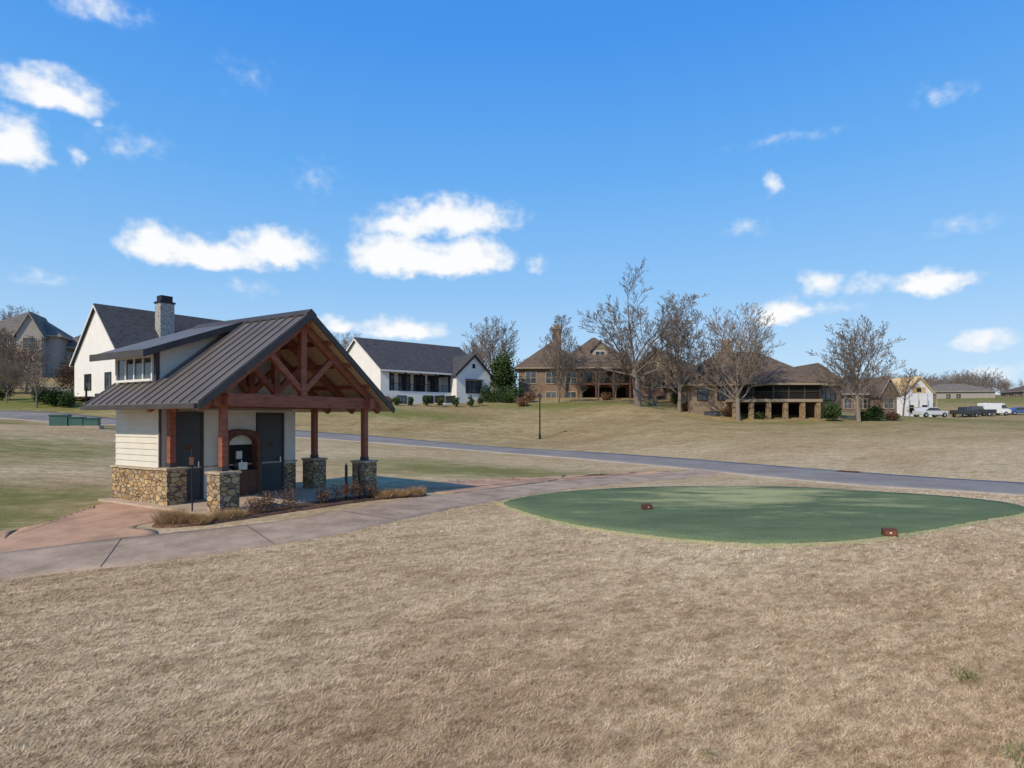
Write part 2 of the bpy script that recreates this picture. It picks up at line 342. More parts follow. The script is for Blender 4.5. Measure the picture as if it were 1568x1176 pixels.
def catmull(pts,step=.4,closed=False):
    p=[Vector(q[:2]) for q in pts]; out=[]; n=len(p)
    rng=range(n) if closed else range(n-1)
    for i in rng:
        if closed: a,b_,c,d=p[(i-1)%n],p[i],p[(i+1)%n],p[(i+2)%n]
        else: a,b_,c,d=p[max(i-1,0)],p[i],p[i+1],p[min(i+2,n-1)]
        k=max(2,int((c-b_).length/step))
        for j in range(k):
            t=j/k
            out.append(.5*((2*b_)+(c-a)*t+(2*a-5*b_+4*c-d)*t*t+(3*b_-a-3*c+d)*t**3))
    if not closed: out.append(p[-1])
    return out
def ribbon(name,pts,w,off,m,nc=8,skirt=.06,jit=0):
    c=catmull(pts,.25 if jit else .5)
    XX=[];YY=[];OO=[]
    for i,q in enumerate(c):
        j0,j1=(random.gauss(0,jit),random.gauss(0,jit)) if jit else (0,0)
        us=[-w/2-.02-j0]+list(np.linspace(-w/2-j0,w/2+j1,nc))+[w/2+.02+j1]
        t=(c[min(i+1,len(c)-1)]-c[max(i-1,0)]).normalized(); nrm=Vector((t.y,-t.x))
        XX.append([q.x+nrm.x*u for u in us]); YY.append([q.y+nrm.y*u for u in us]); OO.append([-skirt]+[off]*nc+[-skirt])
    XX=np.array(XX);YY=np.array(YY); ZZ=H(XX,YY).reshape(XX.shape)+np.array(OO)
    return grid_mesh(name,XX,YY,ZZ,m)
def patch(name,pts,off,m,rings=14,step=.3,jit=0):
    c=catmull(pts,step,True); cx=sum(q.x for q in c)/len(c); cy=sum(q.y for q in c)/len(c)
    if jit: c=[q+Vector((random.gauss(0,jit),random.gauss(0,jit))) for q in c]
    c=c+[c[0]]
    ss=[1.003]+list(np.linspace(1,0.001,rings))
    XX=np.array([[cx+(q.x-cx)*s for q in c] for s in ss]); YY=np.array([[cy+(q.y-cy)*s for q in c] for s in ss])
    ZZ=H(XX,YY).reshape(XX.shape)+off; ZZ[0]-=off+.05
    return grid_mesh(name,XX,YY,ZZ,m)
def pave_mat(name,c,sc,var,stain):
    m,nt,b=new_mat(name); g=N(nt,'ShaderNodeNewGeometry')
    a=N(nt,'ShaderNodeTexNoise'); a.inputs['Scale'].default_value=sc; a.inputs['Detail'].default_value=6; a.inputs['Roughness'].default_value=.7
    f=N(nt,'ShaderNodeTexNoise'); f.inputs['Scale'].default_value=30; f.inputs['Detail'].default_value=3
    nt.links.new(g.outputs['Position'],a.inputs['Vector']); nt.links.new(g.outputs['Position'],f.inputs['Vector'])
    x=N(nt,'ShaderNodeMix',data_type='RGBA',blend_type='MULTIPLY'); x.inputs[0].default_value=1
    nt.links.new(ramp(nt,a.outputs['Fac'],[(.36,stain),(.60,c)]),x.inputs[6])
    nt.links.new(ramp(nt,f.outputs['Fac'],[(.3,(1-var,)*3),(.7,(1+var,)*3)]),x.inputs[7])
    nt.links.new(x.outputs[2],b.inputs['Base Color']); b.inputs['Roughness'].default_value=.9
    b.inputs['Specular IOR Level'].default_value=.15
    return m
road_m=pave_mat('asphalt',(.26,.235,.215),.4,.15,(.20,.18,.165))
path_m=pave_mat('path_concrete',(.44,.33,.24),1.0,.12,(.28,.205,.145))
apron_m=pave_mat('clay_apron',(.52,.32,.205),1.0,.14,(.35,.215,.14))
edge_m=pave_mat('concrete_edge',(.40,.35,.30),.8,.1,(.3,.26,.22))
ribbon('road',ROAD,4.6,.045,road_m)
ribbon('road_edging',ROAD,4.85,.035,edge_m,jit=.02)
ribbon('cart_path',PATH,2.1,.03,path_m,jit=.02)
pc=catmull(PATH,.5); V=[];F=[];acc=0
for i in range(1,len(pc)-1):
    acc+=(pc[i]-pc[i-1]).length
    if acc>2.6:
        acc=0;t=(pc[i+1]-pc[i-1]).normalized();nn_=Vector((t.y,-t.x))
        for j in range(6):
            u0=-1.03+j*2.06/6;u1=u0+2.06/6
            k=len(V)
            for (u,s) in((u0,-.009),(u1,-.009),(u1,.009),(u0,.009)):
                q=pc[i]+nn_*u+t*s; V.append((q.x,q.y,h1(q.x,q.y)+.036))
            F.append((k,k+1,k+2,k+3))
mo('path_joints',V,F,M['bronze'])
APRON=[(-15.5,10.4),(-13,12.9),(-11.8,15.0),(-11.6,16.9),(-11.9,18.3),(-10.6,18.4),(-8.2,17.0),(-8.6,15.6),(-8.9,14.6),(-8.0,13.9),(-9.5,12.4),(-13,10.0)]
patch('clay_apron',APRON,.02,apron_m,jit=.045,step=.2)
patch('clay_dirt',[(-3.3,22.0),(-1,22.6),(1,26.0),(5,29.4),(9,32.6),(7,32.8),(2.0,29.1),(-1.0,26.5),(-4,24)],.012,apron_m,jit=.16,step=.25)
BED=[(-8.5,14.65),(-7.6,14.75),(-6.9,15.5),(-6.0,16.7),(-5.0,18.2),(-3.9,19.7),(-2.9,20.7),(-3.2,21.5),(-4.4,21.4),(-5.2,20.7),(-6.4,18.9),(-7.7,16.8),(-8.4,15.7)]
patch('mulch_bed',BED,.05,M['mulch'],jit=.02)
# tee turf with worn centre
m,nt,b=new_mat('tee_turf')
geo=N(nt,'ShaderNodeNewGeometry')
f1=noise(24,5,None,.7); f2=noise(.6,6,(.6,1.4,1),.7)
col=ramp(nt,f1,[(.3,(.085,.115,.062)),(.7,(.17,.22,.12))])
col=mixc(1.0,col,ramp(nt,f2,[(.35,(.80,.82,.82)),(.6,(1.14,1.12,1.05))]),'MULTIPLY')
ds=N(nt,'ShaderNodeVectorMath',operation='DISTANCE'); ds.inputs[1].default_value=(8.0,21.5,-2.7); nt.links.new(geo.outputs['Position'],ds.inputs[0])
mr=N(nt,'ShaderNodeMapRange'); mr.inputs[1].default_value=6.5; mr.inputs[2].default_value=0; nt.links.new(ds.outputs['Value'],mr.inputs[0])
wf=mth('MULTIPLY_ADD',mr.outputs[0],.36,f2)
mr2=N(nt,'ShaderNodeMapRange'); mr2.inputs[1].default_value=.62; mr2.inputs[2].default_value=.84; mr2.inputs[4].default_value=.75; nt.links.new(wf,mr2.inputs[0])
col=mixc(mr2.outputs[0],col,(.42,.41,.20))
nt.links.new(col,b.inputs['Base Color']); b.inputs['Roughness'].default_value=1; b.inputs['Specular IOR Level'].default_value=.03
patch('tee_green',TEE,.02,m,step=.12,jit=.015)
tc_=catmull(TEE,.3,True); ccx=sum(q.x for q in tc_)/len(tc_); ccy=sum(q.y for q in tc_)/len(tc_)
m=pave_mat('fringe_turf',(.40,.35,.18),1.6,.35,(.26,.27,.12))
patch('tee_fringe',[(ccx+(x-ccx)*1.03,ccy+(y-ccy)*1.04) for x,y in TEE],.01,m,step=.15,jit=.03)

# ------------------------------------------------------------ blades
def inpoly(x,y,poly):
    ins=np.zeros(len(x),bool); n=len(poly)
    for i in range(n):
        x0,y0=poly[i];x1,y1=poly[(i+1)%n]
        c=((y0>y)!=(y1>y))&(x<(x1-x0)*(y-y0)/(y1-y0+1e-12)+x0); ins^=c
    return ins
def blade_mesh(name,x,y,z,h,w,lean,m,rnd,parent=None,la=None):
    n=len(x); a=np.random.rand(n)*6.283
    la=np.random.rand(n)*6.283 if la is None else la
    dx=np.cos(a)*w/2;dy=np.sin(a)*w/2; lx=np.cos(la)*lean*h; ly=np.sin(la)*lean*h
    V=np.stack([np.stack([x-dx,y-dy,z],1),np.stack([x+dx,y+dy,z],1),np.stack([x+lx,y+ly,z+h],1)],1).reshape(-1,3).astype(np.float32)
    me=bpy.data.meshes.new(name); me.vertices.add(3*n); me.vertices.foreach_set('co',V.ravel())
    me.loops.add(3*n); me.loops.foreach_set('vertex_index',np.arange(3*n,dtype=np.int32))
    me.polygons.add(n); me.polygons.foreach_set('loop_start',np.arange(0,3*n,3,dtype=np.int32)); me.polygons.foreach_set('loop_total',np.full(n,3,dtype=np.int32))
    me.update(); at=me.attributes.new('rnd','FLOAT','POINT'); at.data.foreach_set('value',np.repeat(rnd,3).astype(np.float32))
    me.materials.append(m); o=bpy.data.objects.new(name,me); scene.collection.objects.link(o)
    if parent: o.parent=parent
    return o
NB=300000
yy=4.5/(1-np.random.rand(NB)*(1-4.5/24)); xx=(np.random.rand(NB)*2-1)*yy*.92
ok=(dist_poly(xx,yy,PATH)>1.05)
pyb=np.interp(xx,[p[0] for p in PATH],[p[1] for p in PATH]); ok&=(yy<pyb)|(xx>6)
tp=[(q.x,q.y) for q in tc_]; ok&=~inpoly(xx,yy,tp)
xx=xx[ok];yy=yy[ok]
u_=xx*math.cos(ROT)+yy*math.sin(ROT); v_=-xx*math.sin(ROT)+yy*math.cos(ROT)
cl=(np.sin(u_*5.1+np.sin(v_*4.9)*1.7+np.sin(u_*1.7)*2)*np.sin(v_*11.3+np.sin(u_*3.9)*1.5+np.sin(v_*2.3)*2)+1)/2
hh=(.010+.016*np.random.rand(len(xx))+.022*cl)*(1+yy*.02)
rn=np.clip(np.random.rand(len(xx))*.7+.3*cl,0,1)
gm_,nt,b=new_mat('straw_blades'); geo=N(nt,'ShaderNodeNewGeometry'); at_=N(nt,'ShaderNodeAttribute',attribute_name='rnd')
bc=lawn_mod(ramp(nt,at_.outputs['Fac'],[(0,(.37,.27,.16)),(.5,(.56,.44,.29)),(1,(.76,.64,.47))]))
nt.links.new(bc,b.inputs['Base Color']); b.inputs['Roughness'].default_value=.9; b.inputs['Specular IOR Level'].default_value=.06
blade_mesh('grass',xx,yy,H(xx,yy)-.003,hh,.007+.0007*yy,1.3,gm_,rn,la=ROT+np.random.randn(len(xx))*1.2)
def tuft(name,x,y,r,h,n,m,lean=.6,z=None):
    a=np.random.rand(n)*6.283; q=np.sqrt(np.random.rand(n))*r; X_=x+np.cos(a)*q;Y_=y+np.sin(a)*q
    Zb=H(X_,Y_)+.03 if z is None else np.full(n,z)
    hh=h*(.5+.5*np.random.rand(n))*(1-.4*(q/r)**2)
    return blade_mesh(name,X_,Y_,Zb,hh,np.full(n,.012),lean,m,np.random.rand(n))
tuft('grass_tuft',5.65,7.75,.17,.11,110,M['greenblade'],.8)
tuft('grass_tuft',5.1,6.15,.26,.12,140,M['greenblade'],.8)
tuft('grass_tuft',1.95,6.15,.07,.06,40,M['greenblade'],.8)

# ------------------------------------------------------------ leaf clouds
def leafcloud(name,x,y,rx,ry,h,m,n=2500,size=.07,z=None,clumps=30):
    z0=h1(x,y) if z is None else z
    R=[];cl=[]
    for i in range(clumps):
        while True:
            q=np.random.rand(3)*2-1
            if .25<np.linalg.norm(q)<1: break
        cl.append((q*np.array([rx,ry,h/2])*.75,random.random()))
    k=n//clumps
    P_=[]
    for c,rr in cl:
        s=min(rx,ry)*.38
        pts=np.random.randn(k,3)*s*.55+c; P_.append(pts); R.append(np.clip(np.random.rand(k)*.5+rr*.4+.25*(c[2]/(h/2)),0,1))  # leaf tone: random per leaf and clump, plus lighter towards the top
    pts=np.concatenate(P_); R=np.concatenate(R); m_=len(pts)
    pts[:,2]=np.maximum(pts[:,2],-h/2*.98)
    pts+=np.array([x,y,z0+h/2])
    u=np.random.randn(m_,3); u/=np.linalg.norm(u,axis=1)[:,None]; v=np.random.randn(m_,3); v-=u*(u*v).sum(1)[:,None]; v/=np.linalg.norm(v,axis=1)[:,None]
    s=size*(.6+.8*np.random.rand(m_))[:,None]
    VV=np.stack([pts-u*s,pts-v*s*.5,pts+u*s,pts+v*s*.5],1).reshape(-1,3).astype(np.float32)
    me=bpy.data.meshes.new(name); me.vertices.add(4*m_); me.vertices.foreach_set('co',VV.ravel())
    me.loops.add(4*m_); me.loops.foreach_set('vertex_index',np.arange(4*m_,dtype=np.int32))
    me.polygons.add(m_); me.polygons.foreach_set('loop_start',np.arange(0,4*m_,4,dtype=np.int32)); me.polygons.foreach_set('loop_total',np.full(m_,4,dtype=np.int32))
    me.update(); at=me.attributes.new('rnd','FLOAT','POINT'); at.data.foreach_set('value',np.repeat(R,4).astype(np.float32))
    me.materials.append(m); o=bpy.data.objects.new(name,me); scene.collection.objects.link(o); return o

# ------------------------------------------------------------ bare trees
def tree_data(seed,Ht,trunk=.26,spread=.55,levels=5,r0=.28,nl=(7,5,5,4,3),tip=.012,up=.25,l1=.55,excurrent=False,wob=.10,low=.6):
    rnd=random.Random(seed); V=[];F=[]
    def tube(pts,rads,sd):
        k0=len(V); prev=None
        for i,(p,r) in enumerate(zip(pts,rads)):
            t=(pts[min(i+1,len(pts)-1)]-pts[max(i-1,0)]).normalized()
            u=t.orthogonal().normalized() if prev is None else (prev-t*prev.dot(t)).normalized()
            prev=u; s=t.cross(u)
            for j in range(sd):
                a=6.2832*j/sd; V.append(p+u*(math.cos(a)*r)+s*(math.sin(a)*r))
            if i:
                for j in range(sd):
                    a=k0+(i-1)*sd+j;b_=k0+(i-1)*sd+(j+1)%sd; F.append((a,b_,b_+sd,a+sd))
    def grow(p,d,L,r,lev):
        ns=5 if lev<=1 else (3 if lev<levels else 2)
        pts=[p.copy()];rads=[r];q=p.copy();dd=d.copy()
        rt=max(tip,r*(.25 if lev else (.2 if excurrent else .6)))
        wb=.04 if lev==0 else wob
        for i in range(ns):
            dd=(dd+Vector((rnd.gauss(0,wb),rnd.gauss(0,wb),rnd.gauss(0,wb*.6)+up*.22*(lev>0)))).normalized()
            q=q+dd*(L/ns); pts.append(q.copy()); rads.append(r+(rt-r)*(i+1)/ns)
        tube(pts,rads,8 if lev==0 else (5 if lev==1 else 3))
        if lev>=levels: return
        n=nl[lev]
        for c in range(n):
            if lev: f=.25+.74*(c+rnd.random())/n
            else: f=(low+(1-low)*(c+.5)/n) if not excurrent else (.24+.74*(c+.5)/n)
            f=min(f,.999); i=int(f*ns); lf=f*ns-i; bp=pts[i].lerp(pts[i+1],lf); br=rads[i]+(rads[i+1]-rads[i])*lf
            ax=(pts[i+1]-pts[i]).normalized()
            an=c*2.4+rnd.uniform(-.5,.5)+lev; u=ax.orthogonal().normalized(); s=ax.cross(u); side=u*math.cos(an)+s*math.sin(an)
            if lev==0: sp=spread*(.3+.9*(1-c/n))*rnd.uniform(.85,1.15) if not excurrent else spread*rnd.uniform(.85,1.15)
            else: sp=.6*rnd.uniform(.75,1.3)
            nd=(ax*math.cos(sp)+side*math.sin(sp)).normalized()
            if nd.z<0: nd.z*=.2
            if lev==0:
                l=Ht*l1*(.75+.35*c/n)*rnd.uniform(.88,1.1) if not excurrent else Ht*(.36-.27*(c/n))*rnd.uniform(.85,1.15)
                rr=br*rnd.uniform(.34,.52)
            else: l=L*rnd.uniform(.36,.58)*(1.1-.5*f); rr=br*rnd.uniform(.42,.6)
            grow(bp,nd,l,max(tip,rr),lev+1)
    grow(Vector((0,0,-.3)),Vector((0,0,1)),Ht*(trunk if not excurrent else .92),r0,0)
    zt=max(v.z for v in V); k=Ht/zt
    V=[v*k for v in V]
    return V,F
def tree_mesh(name,m,**kw):
    V,F=tree_data(**kw); me=bpy.data.meshes.new(name); me.from_pydata([tuple(v) for v in V],[],F); me.update(); me.materials.append(m); return me
def place(name,me,x,y,s=1,rot=None,z=None,wide=1.12):
    o=bpy.data.objects.new(name,me); o.location=(x,y,h1(x,y)-.05 if z is None else z); o.scale=(s*wide,s*wide,s)
    o.rotation_euler=(0,0,random.random()*6.28 if rot is None else rot); scene.collection.objects.link(o); return o
oak=tree_mesh('oak_mesh',M['bark'],seed=8,Ht=16.5,trunk=.34,spread=1.25,r0=.46,nl=(11,8,6,5,3),tip=.018,up=.34,l1=.52,wob=.15,low=.6)
mapA=tree_mesh('tree_a',M['bark2'],seed=11,Ht=12,trunk=.4,spread=.66,r0=.2,nl=(16,9,6,4,2),tip=.013,up=.4,l1=.48,wob=.07,low=.42)
mapB=tree_mesh('tree_b',M['bark2'],seed=21,Ht=12,trunk=.42,spread=.85,r0=.22,nl=(18,9,6,4,2),tip=.013,up=.32,l1=.46,wob=.09,low=.38)
mapC=tree_mesh('tree_c',M['bark'],seed=33,Ht=12,spread=.75,levels=4,r0=.2,nl=(24,8,5,4),tip=.012,up=.3,excurrent=True,wob=.07)
place('oak_tree',oak,15.3,75,1.02,1.0,wide=1.15)
place('bare_tree',mapA,20.8,77,1.2)
place('bare_tree',mapB,27.0,74,1.17)
place('bare_tree',mapB,40.0,71.5,1.02)
place('bare_tree',mapC,6.8,90,1.0)
place('bare_tree',mapC,6.2,82,.6)
place('bare_tree',mapB,-3.2,104,1.15)
place('bare_tree',mapA,-7.0,112,1.0)
place('bare_tree',mapC,17.5,86,.9)
place('bare_tree',mapB,-86,108,.95)
place('bare_tree',mapA,-92,112,.9)
place('bare_tree',mapA,-72,108,.8)
place('bare_tree',mapC,-47.5,62,.4)
place('bare_tree',mapA,-53,65,.45)
place('bare_tree',mapA,38,98,.75)
place('bare_tree',mapC,58,92,.6)
place('bare_tree',mapB,-30,112,.95)
for (x,y,s) in [(12,86,.45),(14,84,.4),(19,83,.5),(22,85,.45),(9,83,.35),(24.5,82,.4),(47,80,.35),(51,84,.4)]: place('young_tree',mapC,x,y,s)

lv,lf=tree_data(seed=3,Ht=12,trunk=.3,spread=.75,levels=3,r0=.22,nl=(10,8,5),tip=.04,up=.3,wob=.1)
lv=np.array([tuple(v) for v in lv],np.float32); lf=np.array(lf,np.int32)
def forest(name,pos,m):
    Vs=[];Fs=[];k=0
    for (x,y,s) in pos:
        a=random.random()*6.28; R=np.array([[math.cos(a),-math.sin(a),0],[math.sin(a),math.cos(a),0],[0,0,1]])
        v=lv@R.T*np.array([s*1.15,s*1.15,s*random.uniform(.85,1.1)])+np.array([x,y,h1(x,y)]); Vs.append(v);Fs.append(lf+k);k+=len(v)
    V=np.concatenate(Vs).astype(np.float32);F=np.concatenate(Fs)
    me=bpy.data.meshes.new(name); me.vertices.add(len(V)); me.vertices.foreach_set('co',V.ravel()); me.loops.add(F.size); me.loops.foreach_set('vertex_index',F.ravel().astype(np.int32))
    me.polygons.add(len(F)); me.polygons.foreach_set('loop_start',np.arange(0,F.size,4,dtype=np.int32)); me.polygons.foreach_set('loop_total',np.full(len(F),4,dtype=np.int32)); me.update(); me.materials.append(m)
    o=bpy.data.objects.new(name,me); scene.collection.objects.link(o)
pos=[]
for i in range(80):
    x=165+random.random()*130; y=270+random.random()*50; pos.append((x,y,random.uniform(.6,1.0)))
for i in range(24): pos.append((130+random.random()*60,225+random.random()*15,random.uniform(.5,.9)))
for i in range(34): x=-30+random.random()*120; pos.append((x,210+random.random()*40,random.uniform(.5,.8)))
for i in range(30): pos.append((-170+random.random()*60,150+random.random()*25,random.uniform(.6,.95)))
for i in range(14): pos.append((60+random.random()*35,140+random.random()*20,random.uniform(.35,.6)))
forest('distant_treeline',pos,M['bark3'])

# ------------------------------------------------------------ PAVILION
FZ=-2.407
pv=empty('picnic_pavilion',(-7.6,16.33,FZ),58)
box(pv,'patio_slab',-.55,5.6,-.4,5.45,-.35,0,M['conc'])
PO=[(0,0),(5.08,0),(0,2.45),(5.08,2.45)]
for (x,y) in PO:
    box(pv,'stone_pier',x-.28,x+.28,y-.28,y+.28,0,.98,M['stone'])
    box(pv,'pier_cap',x-.32,x+.32,y-.32,y+.32,.98,1.04,M['cap'])
    box(pv,'post',x-.085,x+.085,y-.085,y+.085,1.04,2.75,M['timber'])
    box(pv,'post_base',x-.1,x+.1,y-.1,y+.1,1.041,1.16,M['bronze'])
sl=.79; ZE=2.81; XE=-.95; XM=2.54; XR=6.03; ZA=ZE+sl*(XM-XE)
def zr(x): return ZE+sl*((x-XE) if x<=XM else (XR-x))
for y,nm in((0,'front'),(2.45,'rear')):
    box(pv,nm+'_tie_beam',-.35,5.43,y-.115,y+.115,2.751,3.1,M['timber'])
for x in(0,5.08): box(pv,'side_beam',x-.1,x+.1,-.36,2.75,2.77,3.08,M['timber'])
for y in(0.0,1.22,2.45):
    dz=.36
    for s in(-1,1):
        beam(pv,'rafter',(XM+s*3.2,y,zr(XM-3.2)-dz),(XM,y,zr(XM)-dz),.2,.16,M['timber'])
        beam(pv,'strut',(XM+s*.07,y,3.28),(XM+s*1.12,y,zr(XM-1.12)-dz-.08),.17,.14,M['timber'])
    beam(pv,'king_post',(XM,y,3.05 if y!=1.22 else 3.15),(XM,y,zr(XM)-dz),.2,.19,M['timber'],up=(0,1,0))
    if y==1.22: box(pv,'mid_tie_beam',-.1,5.18,y-.09,y+.09,2.9,3.12,M['timber'])
for f in(.25,.5,.75):
    for s in(-1,1):
        x=XM+s*3.2*f; box(pv,'purlin',x-.06,x+.06,-.3,2.78,zr(XM-3.2*f)-.26,zr(XM-3.2*f)-.14,M['timber'])
box(pv,'ridge_beam',XM-.07,XM+.07,-.3,2.78,ZA-.4,ZA-.2,M['timber'])
Y0,Y1=-.4,5.4
for s,nm in((-1,'left'),(1,'right')):
    e=XM+s*(XM-XE)
    pl=[(e,ZE-.06),(XM,ZA-.06),(XM,ZA),(e,ZE)]
    prism(pv,'metal_roof_'+nm,pl,'y',Y0,Y1,M['metal'])
    prism(pv,'soffit_'+nm,[(e-s*.02,ZE-.14),(XM,ZA-.15),(XM,ZA-.062),(e-s*.02,ZE-.064)],'y',Y0+.02,Y1-.02,M['soffit'])
    prism(pv,'rake_fascia_'+nm,[(e,ZE-.20),(XM,ZA-.21),(XM,ZA+.02),(e,ZE+.02)],'y',Y0-.05,Y0-.003,M['bronze'])
    box(pv,'gutter_'+nm,min(e,e+s*.1),max(e,e+s*.1),Y0,Y1,ZE-.13,ZE-.01,M['bronze'])
    k=14
    for i in range(k+1):
        y=Y0+.02+(Y1-Y0-.04)*i/k
        prism(pv,'standing_seam',[(e,ZE+.001),(XM,ZA+.001),(XM,ZA+.05),(e,ZE+.05)],'y',y-.016,y+.016,M['seam'])
prism(pv,'ridge_cap',[(XM-.18,ZA-.10),(XM,ZA+.05),(XM+.18,ZA-.10),(XM+.18,ZA-.06),(XM,ZA+.09),(XM-.18,ZA-.06)],'y',Y0-.03,Y1,M['bronze'])
bx0,bx1,by0,by1=-.1,4.4,2.8,5.3
box(pv,'stone_base',bx0-.09,bx1+.09,by0-.09,by1+.09,-.1,.95,M['stone'])
box(pv,'base_cap',bx0-.13,bx1+.13,by0-.13,by1+.13,.95,1.0,M['cap'])
box(pv,'wall_core',bx0,bx1,by0,by1,1.0,3.1,M['cream'])
prism(pv,'gable_fill',[(bx0,3.1),(bx1,3.1),(bx1,zr(bx1)-.2),(XM,ZA-.2),(bx0,zr(bx0)-.2)],'y',by0+.02,by1,M['cream'])
for i in range(12):
    z=1.01+i*.175
    V=[(bx0-.035,by0,z),(bx0-.035,by1,z),(bx0-.012,by1,z+.172),(bx0-.012,by0,z+.172),(bx0+.01,by0,z),(bx0+.01,by1,z),(bx0+.01,by1,z+.172),(bx0+.01,by0,z+.172)]
    mo('lap_board',V,[(0,1,2,3),(0,4,5,1),(3,2,6,7),(0,3,7,4),(1,5,6,2)],M['cream'],pv)
boxes(pv,'corner_boards',[(bx0-.05,bx0+.09,by0-.05,by0+.09,1.0,3.08)],M['trimwhite'])
Yf=by0-.095
for x0,x1 in((.28,1.02),(2.98,3.9)):
    box(pv,'door',x0,x1,Yf-.03,Yf-.004,.03,2.55,M['door'])
    boxes(pv,'door_frame',[(x0-.07,x0,Yf-.06,Yf-.003,0,2.62),(x1,x1+.07,Yf-.06,Yf-.003,0,2.62),(x0,x1,Yf-.06,Yf-.003,2.55,2.62)],M['bronze'])
    box(pv,'door_handle',x1-.14,x1-.1,Yf-.1,Yf-.031,.98,1.15,M['steel'])
    box(pv,'door_sign',(x0+x1)/2-.1,(x0+x1)/2+.1,Yf-.04,Yf-.031,1.5,1.65,M['brownwood'])
box(pv,'cream_panel',1.1,1.55,Yf-.02,Yf-.003,0,2.7,M['cream'])
box(pv,'cream_panel',3.98,4.45,Yf-.02,Yf-.003,0.9,2.7,M['cream'])
box(pv,'cream_header',1.55,3.98,Yf-.018,Yf-.003,2.63,2.7,M['cream'])
box(pv,'cream_infill',1.55,2.9,Yf-.016,Yf-.003,0,2.63,M['cream'])
ax0,ax1=1.6,2.9; axm=(ax0+ax1)/2
def arch(hw,zt,zs,n=10): 
    pts=[(axm-hw,0),(axm-hw,zs)]
    for i in range(1,n): 
        a=math.pi*(1-i/n); pts.append((axm+hw*math.cos(a),zs+(zt-zs)*math.sin(a)))
    return pts+[(axm+hw,zs),(axm+hw,0)]
o_=arch(.65,2.1,1.8); i_=arch(.5,1.92,1.62)
V=[];F=[];n=len(o_)
for yv in(Yf-.32,Yf-.018):
    V+=[(u,yv,z) for u,z in o_]+[(u,yv,z) for u,z in i_]
for i in range(n-1):
    F+=[(i,i+1,n+i+1,n+i),(2*n+i,3*n+i,3*n+i+1,2*n+i+1),(i,2*n+i,2*n+i+1,i+1),(n+i,n+i+1,3*n+i+1,3*n+i)]
mo('alcove_arch',V,F,M['brownwood'],pv)
box(pv,'alcove_back',axm-.49,axm+.49,Yf-.03,Yf-.018,0.8,1.6,M['dark'])
box(pv,'alcove_counter',axm-.5,axm+.5,Yf-.3,Yf-.032,0,.8,M['brownwood'])
box(pv,'water_fountain',axm-.15,axm+.15,Yf-.28,Yf-.035,.82,1.05,M['steel'])
cyl(pv,'fountain_spout',(axm,Yf-.2,1.05),(axm,Yf-.2,1.12),.025,.02,M['steel'])
box(pv,'fountain_panel',axm-.1,axm+.1,Yf-.09,Yf-.035,1.15,1.4,M['cream'])
dx,dy0,dy1=-.1,3.05,5.3
def zsh(x): return 4.26+.385*(x+.6)
prism(pv,'dormer_body',[(dx,3.2),(2.5,3.2),(2.5,zsh(2.5)-.02),(dx,zsh(dx)-.02)],'y',dy0,dy1,M['cream'])
prism(pv,'dormer_roof',[(-.62,zsh(-.62)),(2.6,zsh(2.6)),(2.6,zsh(2.6)+.09),(-.62,zsh(-.62)+.09)],'y',dy0-.4,dy1+.35,M['metal'])
prism(pv,'dormer_soffit',[(-.58,zsh(-.58)-.05),(2.5,zsh(2.5)-.05),(2.5,zsh(2.5)-.004),(-.58,zsh(-.58)-.004)],'y',dy0-.37,dy1+.32,M['soffit'])
prism(pv,'dormer_rake',[(-.66,zsh(-.66)-.09),(2.5,zsh(2.5)-.09),(2.5,zsh(2.5)+.11),(-.66,zsh(-.66)+.11)],'y',dy0-.45,dy0-.403,M['bronze'])
box(pv,'dormer_fascia',-.7,-.66,dy0-.45,dy1+.35,zsh(-.66)-.09,zsh(-.66)+.11,M['bronze'])
win(pv,(dy0+dy1)/2,3.58,1.95,.62,'L',dx,4,1,M['trimwhite'],.07)
box(pv,'dormer_corner_trim',dx-.03,dx+.08,dy0-.03,dy0+.08,3.4,zsh(dx)-.06,M['bronze'])
cyl(pv,'downspout',(dx-.1,by0-.12,.95),(dx-.1,by0-.12,2.85),.04,.04,M['bronze'],8)
ms=empty('marker_post',(-8.35,16.2,h1(-8.35,16.2)))
cyl(ms,'pole',(0,0,0),(0,0,1.65),.02,.02,M['black'],8); box(ms,'plate',-.06,.06,-.04,-.02,1.3,1.5,M['brownwood']); cyl(ms,'cap',(0,0,1.65),(0,0,1.7),.035,.02,M['black'],8)
for (x,y) in((-5.05,18.9),(-4.75,19.3)):
    g=empty('garden_bollard',(x,y,h1(x,y)+.05)); box(g,'shaft',-.035,.035,-.035,.035,0,1.0,M['black']); cyl(g,'finial',(0,0,1.0),(0,0,1.12),.05,.01,M['black'],8)
def clump(x,y,r,h): return tuft('ornamental_grass',x,y,r,h,900,M['strawblade'],.9)
for (x,y,r,h) in[(-8.25,14.95,.28,.42),(-7.9,15.0,.25,.36),(-7.55,15.05,.25,.34),(-7.2,15.5,.24,.33),(-7.0,15.75,.22,.3),(-8.4,15.3,.24,.38),(-4.2,19.8,.32,.35),(-3.7,20.3,.28,.32),(-3.25,20.85,.3,.38),(-4.0,20.2,.25,.3)]: clump(x,y,r,h)
for (x,y,r,h) in[(-6.5,16.6,.34,.6),(-6.15,17.1,.38,.7),(-6.75,16.25,.3,.5),(-5.15,18.6,.32,.65),(-4.85,19.0,.32,.6),(-4.5,19.5,.28,.5),(-5.5,18.1,.27,.45)]:
    leafcloud('winter_shrub',x,y,r,r,h,M['leafpurple'],700,.024,z=h1(x,y)+.03,clumps=22)
